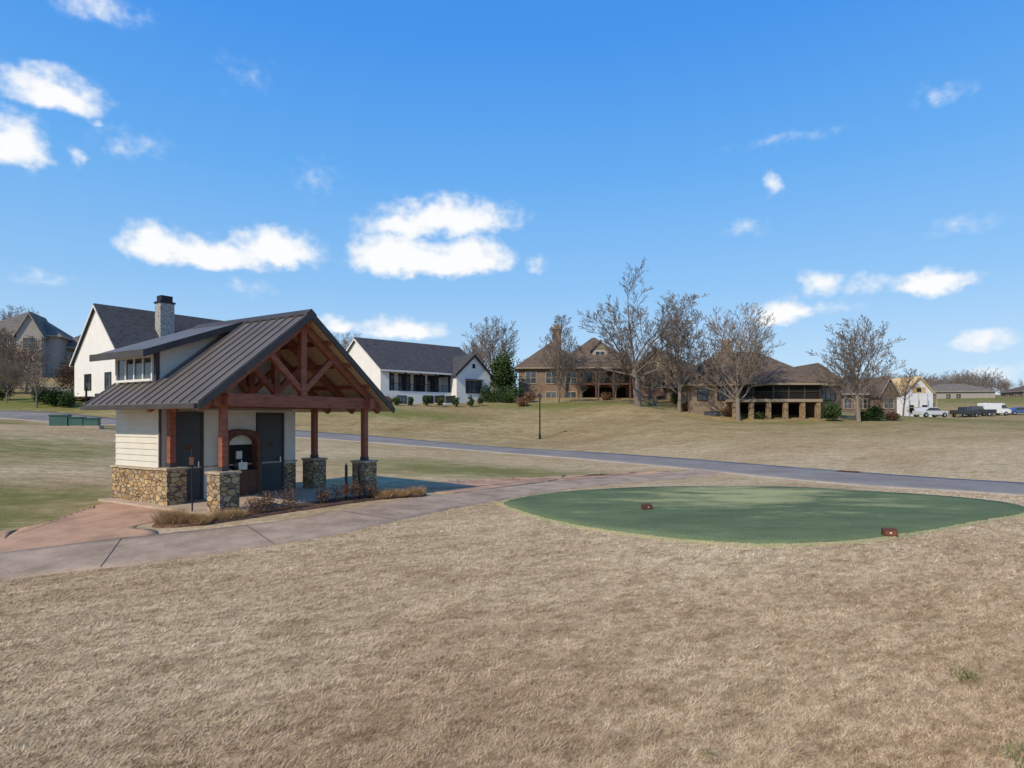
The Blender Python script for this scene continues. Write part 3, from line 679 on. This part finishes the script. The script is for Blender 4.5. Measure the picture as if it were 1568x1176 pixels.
for (x,y,r) in((4.0,18.45,25),(8.7,14.3,-15)):
    t=empty('tee_marker',(x,y,h1(x,y)+.02),r)
    prism(t,'block',[(-.09,0),(.09,0),(.05,.17),(-.09,.13)],'x',-.15,.15,M['brownwood'])
    prism(t,'painted_face',[(-.098,.03),(-.092,.03),(-.092,.11),(-.098,.11)],'x',-.10,.10,M['timber'])
    box(t,'white_dot',-.018,.018,-.104,-.099,.055,.09,M['trimwhite'])
def lamp(x,y,h=4.1):
    l=empty('street_lamp',(x,y,h1(x,y)))
    cyl(l,'base',(0,0,0),(0,0,.5),.14,.1,M['black']); cyl(l,'post',(0,0,.5),(0,0,h-.55),.075,.06,M['black'])
    cyl(l,'collar',(0,0,h-.55),(0,0,h-.5),.1,.1,M['black']); 
    cyl(l,'lantern',(0,0,h-.5),(0,0,h-.15),.1,.17,M['glass'],6); cyl(l,'lantern_cap',(0,0,h-.15),(0,0,h+.02),.21,.03,M['black'],6)
lamp(2.6,58,4.2)
ub=empty('utility_cabinet',(-29.2,41.5,h1(-29.2,41.5)),20)
box(ub,'pad',-1.5,1.5,-.6,.6,-.2,.08,M['conc'])
boxes(ub,'cabinets',[(-1.35,-.35,-.45,.45,.08,.75),(-.3,.5,-.4,.4,.08,.62),(.55,1.35,-.4,.4,.08,.55)],M['utility'])
boxes(ub,'lids',[(-1.4,-.3,-.5,.5,.75,.82),(-.29,.54,-.45,.45,.62,.68),(.56,1.4,-.45,.45,.55,.61)],M['utility'])
dg=empty('storm_drain',(16.9,31.2,h1(16.9,31.2)+.03),-50); box(dg,'slab',-.5,.5,-.25,.25,0,.05,M['brownwood']); boxes(dg,'slots',[(-.42+i*.18,-.34+i*.18,-.2,.2,.051,.065) for i in range(5)],M['dark'])

# ------------------------------------------------------------ HOUSES
hc=empty('white_farmhouse',(-16.1,76,2.3),42)
W_=M['white'];R_=M['charcoal'];T=M['trimwhite'];K=M['black']
box(hc,'foundation_wall',0,16.5,0,12.4,-3,1.25,W_)
box(hc,'main_wall',0,16.5,2.4,12.4,1.25,4.0,W_)
box(hc,'left_bay',0,1.2,0,2.4,1.25,4.0,W_)
gable(hc,'main_roof',0,16.5,0,12.4,4.0,8.1,'x',.5,R_,W_,trim=T)
box(hc,'wing_wall',10.7,16.5,-1.2,2.4,-3,3.75,W_)
gable(hc,'wing_roof',10.7,16.5,-1.2,7,3.75,6.3,'y',.4,R_,W_,trim=K)
boxes(hc,'porch_posts',[(x,x+.22,.08,.3,1.25,3.78) for x in(1.3,3.6,5.9,8.2,10.4)],K)
box(hc,'porch_beam',1.2,10.7,.04,.34,3.78,3.98,K)
boxes(hc,'porch_rail',[(1.3,10.6,.12,.17,2.15,2.22),(1.3,10.6,.12,.17,1.4,1.44)]+[(1.4+i*.3,1.43+i*.3,.13,.16,1.44,2.15) for i in range(31)],K)
for x in(2.4,4.9,7.2,9.4): win(hc,x,1.4,1.6,2.1,'F',2.4,2,2,K)
win(hc,13.6,1.3,2.6,1.5,'F',-1.2,3,2,K); boxes(hc,'awning',[(12.1,15.1,-1.75,-1.2,3.0,3.08)],K)
win(hc,3,-.9,1.2,1.5,'F',0,2,2,K); boxes(hc,'arched_opening',[(6.2,7.8,-.03,-.004,-1,.8)],M['dark'])
box(hc,'stair',8.0,9.8,-2.2,-.01,-2,-.2,W_); boxes(hc,'stair_rail',[(8.0,8.05,-2.2,0,-.2,.8),(9.75,9.8,-2.2,0,-.2,.8)],K)
win(hc,6,2.2,1.0,1.5,'L',0,2,2,K);win(hc,9,2.2,1.0,1.5,'L',0,2,2,K)
boxes(hc,'gable_vent',[(13.35,13.85,-1.23,-1.203,4.6,5.2)],K)
hl=empty('white_gabled_house',(-42,66.6,2.4),55)
box(hl,'walls',0,16,0,12,-2,4.4,W_)
gable(hl,'main_roof',0,16,0,12,4.4,10.4,'x',.5,R_,W_,trim=T)
for y,z,w in((3,1,1.4),(8.2,1,1.6),(3.2,-1.4,1.0)): win(hl,y,z,w,1.7,'L',0,2,2,K)
win(hl,5.6,-1.5,1.1,1.9,'L',0,2,1,K)
boxes(hl,'garage_wing',[(3,9,-4,0,-2,3.2)],W_); gable(hl,'wing_roof',3,9,-4,4,3.2,6.6,'y',.4,R_,W_,trim=T)
boxes(hl,'chimney',[(5.2,6.8,2.3,3.6,5,11.2)],M['greystone']); boxes(hl,'chimney_cap',[(5.1,6.9,2.2,3.7,11.2,11.4),(5.35,6.65,2.4,3.5,11.4,12.1)],K)
gable(hl,'dormer_roof',8.2,10.2,1.8,6,7.3,8.4,'y',.2,R_,W_,trim=T)
box(hl,'dormer_wall',8.2,10.2,1.8,4,6,7.3,W_)
box(hl,'deck',-3,0,1,5,-.2,0,M['brownwood']); boxes(hl,'deck_posts',[(-2.9,-2.75,1.1,1.25,-2.5,.9),(-2.9,-2.75,4.7,4.85,-2.5,.9)],K)
hb=empty('brick_estate_house',(1.0,92,3.0),-4)
B_=M['brick'];BR=M['brownroof'];TN=M['tanwall']
box(hb,'left_block',0,9.5,0,11,-2.5,4.7,B_); hip(hb,'left_roof',0,9.5,0,11,4.7,9.0,.6,BR,TN)
box(hb,'middle_block',8.5,17,2.5,13,-2.5,5.2,B_); hip(hb,'middle_roof',6,17,2.5,13,5.2,10.0,.6,BR,TN)
box(hb,'right_block',16.5,26.5,1.5,11,-2.5,4.3,B_); hip(hb,'right_roof',16.5,26.5,1.5,11,4.3,7.8,.6,BR,TN)
box(hb,'front_gable_block',17.5,22,-.8,3,-2.5,4.3,B_); gable(hb,'front_gable_roof',17.5,22,-.8,6,4.3,7.0,'y',.4,BR,TN,trim=TN)
boxes(hb,'dormer',[(11,13.5,4,7,6,7.6)],TN); gable(hb,'dormer_roof',11,13.5,4,9,7.6,8.9,'y',.25,BR,TN)
win(hb,12.25,6.5,1.4,.9,'F',4,2,1)
boxes(hb,'chimney',[(5.0,6.3,6,7.2,6,11.2)],B_); boxes(hb,'chimney_cap',[(4.85,6.45,5.85,7.35,11.2,11.5),(5.2,5.6,6.3,6.8,11.5,12),(5.8,6.2,6.3,6.8,11.5,12)],M['cap'])
boxes(hb,'balcony_floor',[(8.6,16.4,-1.2,2.5,2.0,2.25)],M['brownwood'])
boxes(hb,'balcony_posts',[(x,x+.25,-1.15,-.9,-2.5,4.6) for x in(8.7,11.2,13.7,16.1)],M['brownwood'])
boxes(hb,'balcony_rail',[(8.7,16.3,-1.1,-1.04,3.15,3.22),(8.7,16.3,-1.1,-1.04,2.4,2.45)]+[(8.8+i*.25,8.83+i*.25,-1.09,-1.05,2.45,3.15) for i in range(30)],K)
hip(hb,'balcony_roof',8.7,16.4,-1.2,3,4.6,5.9,.4,BR,TN)
boxes(hb,'porch_shade_panel',[(9.2,16,2.47,2.498,-1.8,1.8)],M['dark'])  # near-black sheet on the wall paints the shade below the balcony
BZ=M['bronze']
for x in(1.8,4.8,7.7): win(hb,x,2.3,1.5,1.7,'F',0,2,2,M['cap']); win(hb,x,-.9,1.5,1.9,'F',0,2,2,M['cap'])
for x in(10,12.4,14.8): win(hb,x,2.5,1.6,1.9,'F',2.5,2,1,BZ)
for x in(18.8,20.7): win(hb,x,1.6,1.1,1.9,'F',-.8,2,2,M['cap']); win(hb,x,-1.4,1.1,1.7,'F',-.8,2,2,BZ)
for x in(23.4,25.2): win(hb,x,1.5,1.2,1.8,'F',1.5,2,2,M['cap']); win(hb,x,-1.4,1.2,1.7,'F',1.5,2,2,BZ)
win(hb,3,2.3,1.4,1.7,'L',0,2,2);win(hb,8,2.3,1.4,1.7,'L',0,2,2)
hr=empty('hipped_brick_house',(22.3,76,-.2),2)
TB=M['tanbrick']
box(hr,'main_wall',.4,18.0,4,15,-2,4.8,TB); hip(hr,'main_roof',.4,18.0,3,15.5,4.9,9.5,.6,BR,TN)
box(hr,'left_wing',0,5.5,1,6,-2,4.6,TB); hip(hr,'left_wing_roof',0,5.5,1,9,4.6,7.4,.6,BR,TN)
box(hr,'right_wing',15.3,18.7,0.5,6,-2,4.6,TB); hip(hr,'right_wing_roof',14.9,18.7,.5,12,4.6,7.4,.6,BR,TN)
box(hr,'deck_floor',4.2,15.3,-1.4,4,2.3,2.65,M['tanwall'])
boxes(hr,'deck_piers',[(x,x+.5,-1.3,-.8,-2,2.3) for x in(4.4,6.4,8.5,10.6,12.7,14.6)],M['stone'])
boxes(hr,'walkout_shade_panel',[(5.6,15.2,3.95,3.985,0,2.2)],M['dark'])  # flat dark panel paints the shade under the deck, no opening behind
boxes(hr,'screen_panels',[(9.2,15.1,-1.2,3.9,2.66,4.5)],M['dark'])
boxes(hr,'screen_posts',[(x,x+.14,-1.32,-1.203,2.66,4.55) for x in(9.2,11.1,13.05,15.0)]+[(9.35,14.99,-1.30,-1.21,3.5,3.56),(9.35,14.99,-1.33,-1.2,4.45,4.6)],M['bronze'])
hip(hr,'porch_roof',9.1,15.2,-1.3,6,4.6,6.9,.5,BR,TN)
boxes(hr,'deck_rail',[(4.3,9.2,-1.35,-1.3,3.5,3.57)]+[(4.3+i*.25,4.33+i*.25,-1.34,-1.31,2.65,3.5) for i in range(20)],K)
boxes(hr,'chimney',[(6.2,7.3,6.5,7.6,6,10.6)],B_); boxes(hr,'chimney_cap',[(6.1,7.4,6.4,7.7,10.6,10.85)],M['cap'])
for x in(1.4,3.9): win(hr,x,2.6,1.2,1.5,'F',1,2,2,BZ)
for x in(6.4,8.2): win(hr,x,2.9,1.2,1.7,'F',4,2,1,BZ)
win(hr,17.0,2.6,1.7,1.5,'F',.5,3,2,BZ); win(hr,17.0,-.2,1.4,1.4,'F',.5,2,2,BZ); win(hr,2.6,-.2,1.8,1.3,'F',1,2,2,BZ)
def simple_house(name,x,y,z,rot,w,d,e,r,wall,roof,wing=True,fr=None):
    h=empty(name,(x,y,z),rot); fr=fr or M['cap']
    box(h,'walls',0,w,0,d,-4,e,wall); hip(h,'roof',0,w,0,d,e,r,.6,roof,M['greywall'])
    if wing:
        box(h,'wing',w*.55,w*.85,-2,1,-4,e,wall); gable(h,'wing_roof',w*.55,w*.85,-2,d/2,e,e+(r-e)*.75,'y',.4,roof,wall,trim=M['greywall'])
        win(h,w*.7,e-2.4,1.6,1.6,'F',-2,2,2,fr)
    for f in(.12,.32,.47): win(h,w*f,e-2.4,1.3,1.5,'F',0,2,2,fr)
    for f in(.3,.7): win(h,d*f,e-2.4,1.3,1.5,'L',0,2,2,fr)
    return h
simple_house('brown_hip_house',52,98,.2,8,9.5,10,3.9,7,B_,BR)
simple_house('brown_hip_house',29,98,2.2,0,14,10,4.2,7.6,B_,BR)
simple_house('grey_ranch_house',131,196,6.2,-12,19,12,2.6,5.2,M['greywall'],M['tanroof'],False)
simple_house('brick_ranch_house',168,204,6.8,-10,14,12,2.6,5.2,B_,BR,False)
simple_house('grey_gabled_house',-84,97,9.0,20,11,10,4.6,8.8,M['greywall'],M['tanroof'])
simple_house('grey_gabled_house',-76,104,8.6,35,8,8,3.6,6.8,B_,M['tanroof'])
simple_house('brick_hip_house',-28,115,4.2,20,12,10,4,7.6,M['redbrick'],BR)
hk=empty('house_under_construction',(71.5,113,.2),12)
box(hk,'wrapped_wall',0,6.2,0,9,-2,4.6,M['wrap']); gable(hk,'roof_deck',0,6.2,0,9,4.6,7.4,'y',.3,M['osb'],M['wrap'])
boxes(hk,'gable_sheathing',[(1.6,4.6,-.02,-.003,4.62,5.7)],M['osb'])
boxes(hk,'window_openings',[(1,2,-.03,-.004,1,2.4),(3.8,5,-.03,-.004,1,2.4),(2.6,3.6,-.04,-.021,4.8,5.5)],M['dark'])
boxes(hk,'scaffold',[(x,x+.08,-1,-.92,-2,4.4) for x in(0,2,4,6)]+[(0,6,-1,-.4,1.9,2.0)],M['cap'])

# ------------------------------------------------------------ vehicles
def vehicle(name,x,y,rot,col,kind='car'):
    v=empty(name,(x,y,h1(x,y)+.02),rot)
    pm=mat('paint_'+name,col,.35,2,.05,spec=.6)
    if kind=='van': prof=[(-2.7,.4),(2.7,.4),(2.75,1.05),(2.0,1.25),(1.5,2.1),(1.1,2.3),(-2.6,2.35),(-2.7,2.2)]; gl=[(1.95,1.3),(1.5,2.0),(.7,2.0),(.7,1.3)]
    elif kind=='pickup': prof=[(-2.8,.5),(2.7,.5),(2.75,1.05),(1.5,1.2),(.9,1.85),(-.5,1.85),(-.7,1.25),(-2.8,1.25)]; gl=[(1.35,1.25),(.85,1.75),(-.4,1.75),(-.55,1.25)]
    else: prof=[(-2.2,.35),(2.2,.35),(2.25,.8),(1.3,.95),(.6,1.45),(-1.0,1.5),(-1.8,1.0),(-2.25,.95)]; gl=[(1.15,.98),(.55,1.38),(-.95,1.42),(-1.6,1.0)]
    o=prism(v,'body',prof,'y',-.9,.9,pm)
    bm=o.modifiers.new('bev','BEVEL'); bm.width=.08; bm.segments=2
    prism(v,'side_glass',gl,'y',-.912,.912,M['glass'])
    for sx in(-1.55,1.6):
        for sy in(-.86,.86):
            cyl(v,'wheel',(sx,sy-.12,.36),(sx,sy+.12,.36),.36,.36,M['black'],14); cyl(v,'hub',(sx,sy-.13,.36),(sx,sy+.13,.36),.19,.19,M['steel'],10)
    boxes(v,'bumper',[(prof[1][0]-.02,prof[1][0]+.1,-.85,.85,.42,.6)],M['black'])
    boxes(v,'lights',[(prof[1][0]+.0,prof[1][0]+.08,-.8,-.5,.72,.88),(prof[1][0],prof[1][0]+.08,.5,.8,.72,.88)],M['trimwhite'])
vehicle('parked_van',92.5,119,5,(.75,.75,.75),'van')
vehicle('parked_pickup',87,116,170,(.03,.03,.035),'pickup')
vehicle('parked_car',100,122,-10,(.05,.10,.25),'car')
vehicle('parked_pickup',82.5,113,20,(.03,.03,.035),'pickup')
vehicle('parked_car',62,92,10,(.6,.6,.6),'car')
ld=empty('skid_loader',(79.5,118,h1(79.5,118)),15); ym=mat('loader_yellow',(.6,.35,.03),.5)
prism(ld,'body',[(-1.2,.5),(.9,.5),(.9,1.2),(-.2,1.3),(-1.2,1.5)],'y',-.7,.7,ym); boxes(ld,'cab',[(-.9,.4,-.55,.55,1.3,2.2)],M['glass']); boxes(ld,'cab_roof',[(-1,.5,-.6,.6,2.2,2.3)],K)
beam(ld,'arm',(-1,.78,1.8),(1.9,.78,.5),.15,.15,ym);beam(ld,'arm',(-1,-.78,1.8),(1.9,-.78,.5),.15,.15,ym); prism(ld,'bucket',[(1.8,.15),(2.6,.1),(2.5,.3),(2.0,.8)],'y',-.9,.9,K)
for sx in(-.75,.6):
    for sy in(-.8,.8): cyl(ld,'wheel',(sx,sy-.14,.4),(sx,sy+.14,.4),.4,.4,K,14)

# ------------------------------------------------------------ shrubs & evergreens
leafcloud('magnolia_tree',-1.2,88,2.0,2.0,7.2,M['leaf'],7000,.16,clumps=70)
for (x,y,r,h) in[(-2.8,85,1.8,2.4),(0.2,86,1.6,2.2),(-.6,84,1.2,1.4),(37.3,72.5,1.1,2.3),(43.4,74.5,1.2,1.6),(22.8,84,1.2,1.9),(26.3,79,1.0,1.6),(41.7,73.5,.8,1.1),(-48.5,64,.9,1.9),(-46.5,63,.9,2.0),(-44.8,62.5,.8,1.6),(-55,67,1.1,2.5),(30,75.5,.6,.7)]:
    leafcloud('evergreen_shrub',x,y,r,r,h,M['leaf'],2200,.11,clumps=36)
for i,(x,y) in enumerate([(-13.6,73),(-12,74),(-10.4,75),(-8.7,76),(-6.9,77),(-5.2,78),(-4,80)]):
    leafcloud('boxwood_shrub',x,y,.5,.5,1.1+.2*(i%3),M['leaf'],700,.09,clumps=14)
for (x,y,r,h) in[(1.3,80,.9,1.2),(2.3,84,1.0,1.4),(-15,74.5,.8,.9),(26.8,77,.8,1.2),(21.9,78.5,.7,1.0),(13,86,.8,1.1),(46,75,.8,1.0)]:
    leafcloud('rusty_shrub',x,y,r,r,h,M['leafrust'],1200,.1,clumps=20)
for (x,y,r,h) in[(-59,75,2.8,6.0),(-64,79,3.0,6.4),(-56,78,2.0,4.2),(-60.5,73,2.0,4.5)]:
    leafcloud('russet_oak',x,y,r,r,h,M['leafrust'],2200,.11,clumps=60)
for (x,y,s) in[(-58,74,.6),(-62,76,.65),(-66,79,.65),(-60,73,.5)]: place('bare_tree',mapC,x,y,s)

# ------------------------------------------------------------ sun and sky
EL=38; SD=Vector((-.62,-.78,0)).normalized()
sd=Vector((SD.x*math.cos(math.radians(EL)),SD.y*math.cos(math.radians(EL)),math.sin(math.radians(EL))))
sl_=bpy.data.lights.new('sun','SUN'); sl_.energy=3.85; sl_.angle=math.radians(1.0); sl_.color=(1,.88,.69)
so=bpy.data.objects.new('sun',sl_); so.rotation_euler=(-sd).to_track_quat('-Z','Y').to_euler(); so.location=(0,0,50); scene.collection.objects.link(so)
w=bpy.data.worlds.new('World'); scene.world=w; w.use_nodes=True; nt=w.node_tree; nt.nodes.clear()
try:
    w.cycles.sampling_method='MANUAL'; w.cycles.sample_map_resolution=256
except Exception: pass
STR=.12
out=N(nt,'ShaderNodeOutputWorld'); bg=N(nt,'ShaderNodeBackground'); bg.inputs[1].default_value=STR
sky=N(nt,'ShaderNodeTexSky'); sky.sky_type='NISHITA'; sky.sun_disc=False; sky.sun_elevation=math.radians(EL)
sky.sun_rotation=math.atan2(sd.x,sd.y)%(2*math.pi); sky.air_density=1.0; sky.dust_density=.5; sky.ozone_density=2.0
tc=N(nt,'ShaderNodeTexCoord'); sp=N(nt,'ShaderNodeSeparateXYZ'); nt.links.new(tc.outputs['Generated'],sp.inputs[0])
az=mth('ARCTAN2',sp.outputs[0],sp.outputs[1]); el=mth('ARCSINE',sp.outputs[2],0.0)
gr=ramp(nt,sp.outputs[2],[(0,(.58,.76,.93)),(.09,(.47,.70,.95)),(.20,(.28,.57,.95)),(.36,(.135,.44,.94)),(.52,(.06,.32,.90)),(1,(.03,.16,.55))])
gs=N(nt,'ShaderNodeVectorMath',operation='SCALE'); gs.inputs['Scale'].default_value=1/STR; nt.links.new(gr,gs.inputs[0])
skyc=mixc(.87,sky.outputs[0],gs.outputs[0])
cb=N(nt,'ShaderNodeCombineXYZ'); nt.links.new(az,cb.inputs[0]); nt.links.new(el,cb.inputs[1])
def vnoise(scale,detail,seed):
    n=N(nt,'ShaderNodeTexNoise',noise_dimensions='2D'); n.inputs['Scale'].default_value=scale; n.inputs['Detail'].default_value=detail
    mp=N(nt,'ShaderNodeMapping'); mp.inputs['Location'].default_value=(seed,seed*.7,0); mp.inputs['Scale'].default_value=(1,1.3,1)
    nt.links.new(cb.outputs[0],mp.inputs[0]); nt.links.new(mp.outputs[0],n.inputs['Vector']); return n
nd_=vnoise(26,3,3.1)
s_=N(nt,'ShaderNodeVectorMath',operation='SUBTRACT'); s_.inputs[1].default_value=(.5,.5,.5); nt.links.new(nd_.outputs['Color'],s_.inputs[0])
ad=N(nt,'ShaderNodeVectorMath',operation='MULTIPLY_ADD'); ad.inputs[1].default_value=(.035,.028,0); nt.links.new(s_.outputs[0],ad.inputs[0]); nt.links.new(cb.outputs[0],ad.inputs[2])
nf=vnoise(48,5,7.7).outputs['Fac']
CL=[(80,150,80,34,1.0),(25,228,46,50,.95),(115,234,18,14,.5),(142,188,16,8,.35),(240,383,54,36,1.0),(325,395,100,30,1.0),(425,388,68,34,1.0),(690,340,100,32,.95),(618,352,60,28,.85),(600,398,62,42,1.1),(660,408,105,30,1.05),(722,400,58,36,1.05),(1182,279,16,17,.5),(825,407,18,13,.45),(1195,483,46,24,1.0),(1260,432,32,20,.75),(1330,434,50,15,.48),(1428,437,62,26,1.1),(1505,520,56,17,.7),(515,502,28,17,.9),(615,508,68,20,.9),(1440,145,48,15,.34),(1210,212,110,9,.22),(1140,349,36,16,.3),(1480,344,64,16,.3),(375,112,50,22,.22),(485,275,45,28,.22),(140,5,90,20,.42),(60,427,70,13,.3),(1525,572,50,18,.5),(205,222,70,22,.26),(380,442,60,14,.26),(1270,470,44,13,.36)]
cur=None
for (cx,cy,rx,ry,s) in CL:
    a0=math.atan((cx-784)/950); e0=math.atan((642-cy)/950*math.cos(a0)); ra=rx/950*math.cos(a0)**2*1.15; re=ry/950*math.cos(a0)*1.15
    q2=N(nt,'ShaderNodeVectorMath',operation='MULTIPLY_ADD'); q2.inputs[1].default_value=(1/ra,1/re,0); q2.inputs[2].default_value=(-a0/ra,-e0/re,0); nt.links.new(ad.outputs[0],q2.inputs[0])
    if s>.8:   # flatter cloud base: squash the lower half
        ab=N(nt,'ShaderNodeVectorMath',operation='MULTIPLY'); ab.inputs[1].default_value=(1,-1.9,1); nt.links.new(q2.outputs[0],ab.inputs[0])
        mx_=N(nt,'ShaderNodeVectorMath',operation='ABSOLUTE'); nt.links.new(q2.outputs[0],mx_.inputs[0])
        src=N(nt,'ShaderNodeVectorMath',operation='MAXIMUM'); nt.links.new(mx_.outputs[0],src.inputs[0]); nt.links.new(ab.outputs[0],src.inputs[1])
    else: src=q2
    ln=N(nt,'ShaderNodeVectorMath',operation='LENGTH'); nt.links.new(src.outputs[0],ln.inputs[0])
    val=mth('MULTIPLY_ADD',ln.outputs['Value'],-s,1.25*s)
    val=mth('MINIMUM',val,s)
    cur=val if cur is None else mth('MAXIMUM',cur,val)
dens=mth('MULTIPLY_ADD',nf,.7,mth('SUBTRACT',cur,.33))
gate=N(nt,'ShaderNodeMapRange'); gate.inputs[1].default_value=0; gate.inputs[2].default_value=.3; nt.links.new(cur,gate.inputs[0])
mr=N(nt,'ShaderNodeMapRange',interpolation_type='SMOOTHSTEP'); mr.inputs[1].default_value=.05; mr.inputs[2].default_value=.85; nt.links.new(dens,mr.inputs[0])
fac=mth('MULTIPLY',mr.outputs[0],gate.outputs[0]); fac=mth('MULTIPLY',fac,.97)
ccol=ramp(nt,dens,[(.3,(.84,.90,.97)),(.9,(1,1,1))])
cs=N(nt,'ShaderNodeVectorMath',operation='SCALE'); cs.inputs['Scale'].default_value=1.0/STR; nt.links.new(ccol,cs.inputs[0])
fin=mixc(fac,skyc,cs.outputs[0])
nt.links.new(fin,bg.inputs[0]); nt.links.new(bg.outputs[0],out.inputs[0])

# ------------------------------------------------------------ camera
cam=bpy.data.cameras.new('camera'); co=bpy.data.objects.new('camera',cam); scene.collection.objects.link(co)
co.location=(0,0,0); co.rotation_euler=(math.radians(90),0,0)
cam.sensor_width=36; cam.lens=21.81; cam.shift_y=.0344; cam.clip_end=6000; cam.clip_start=.1
scene.camera=co
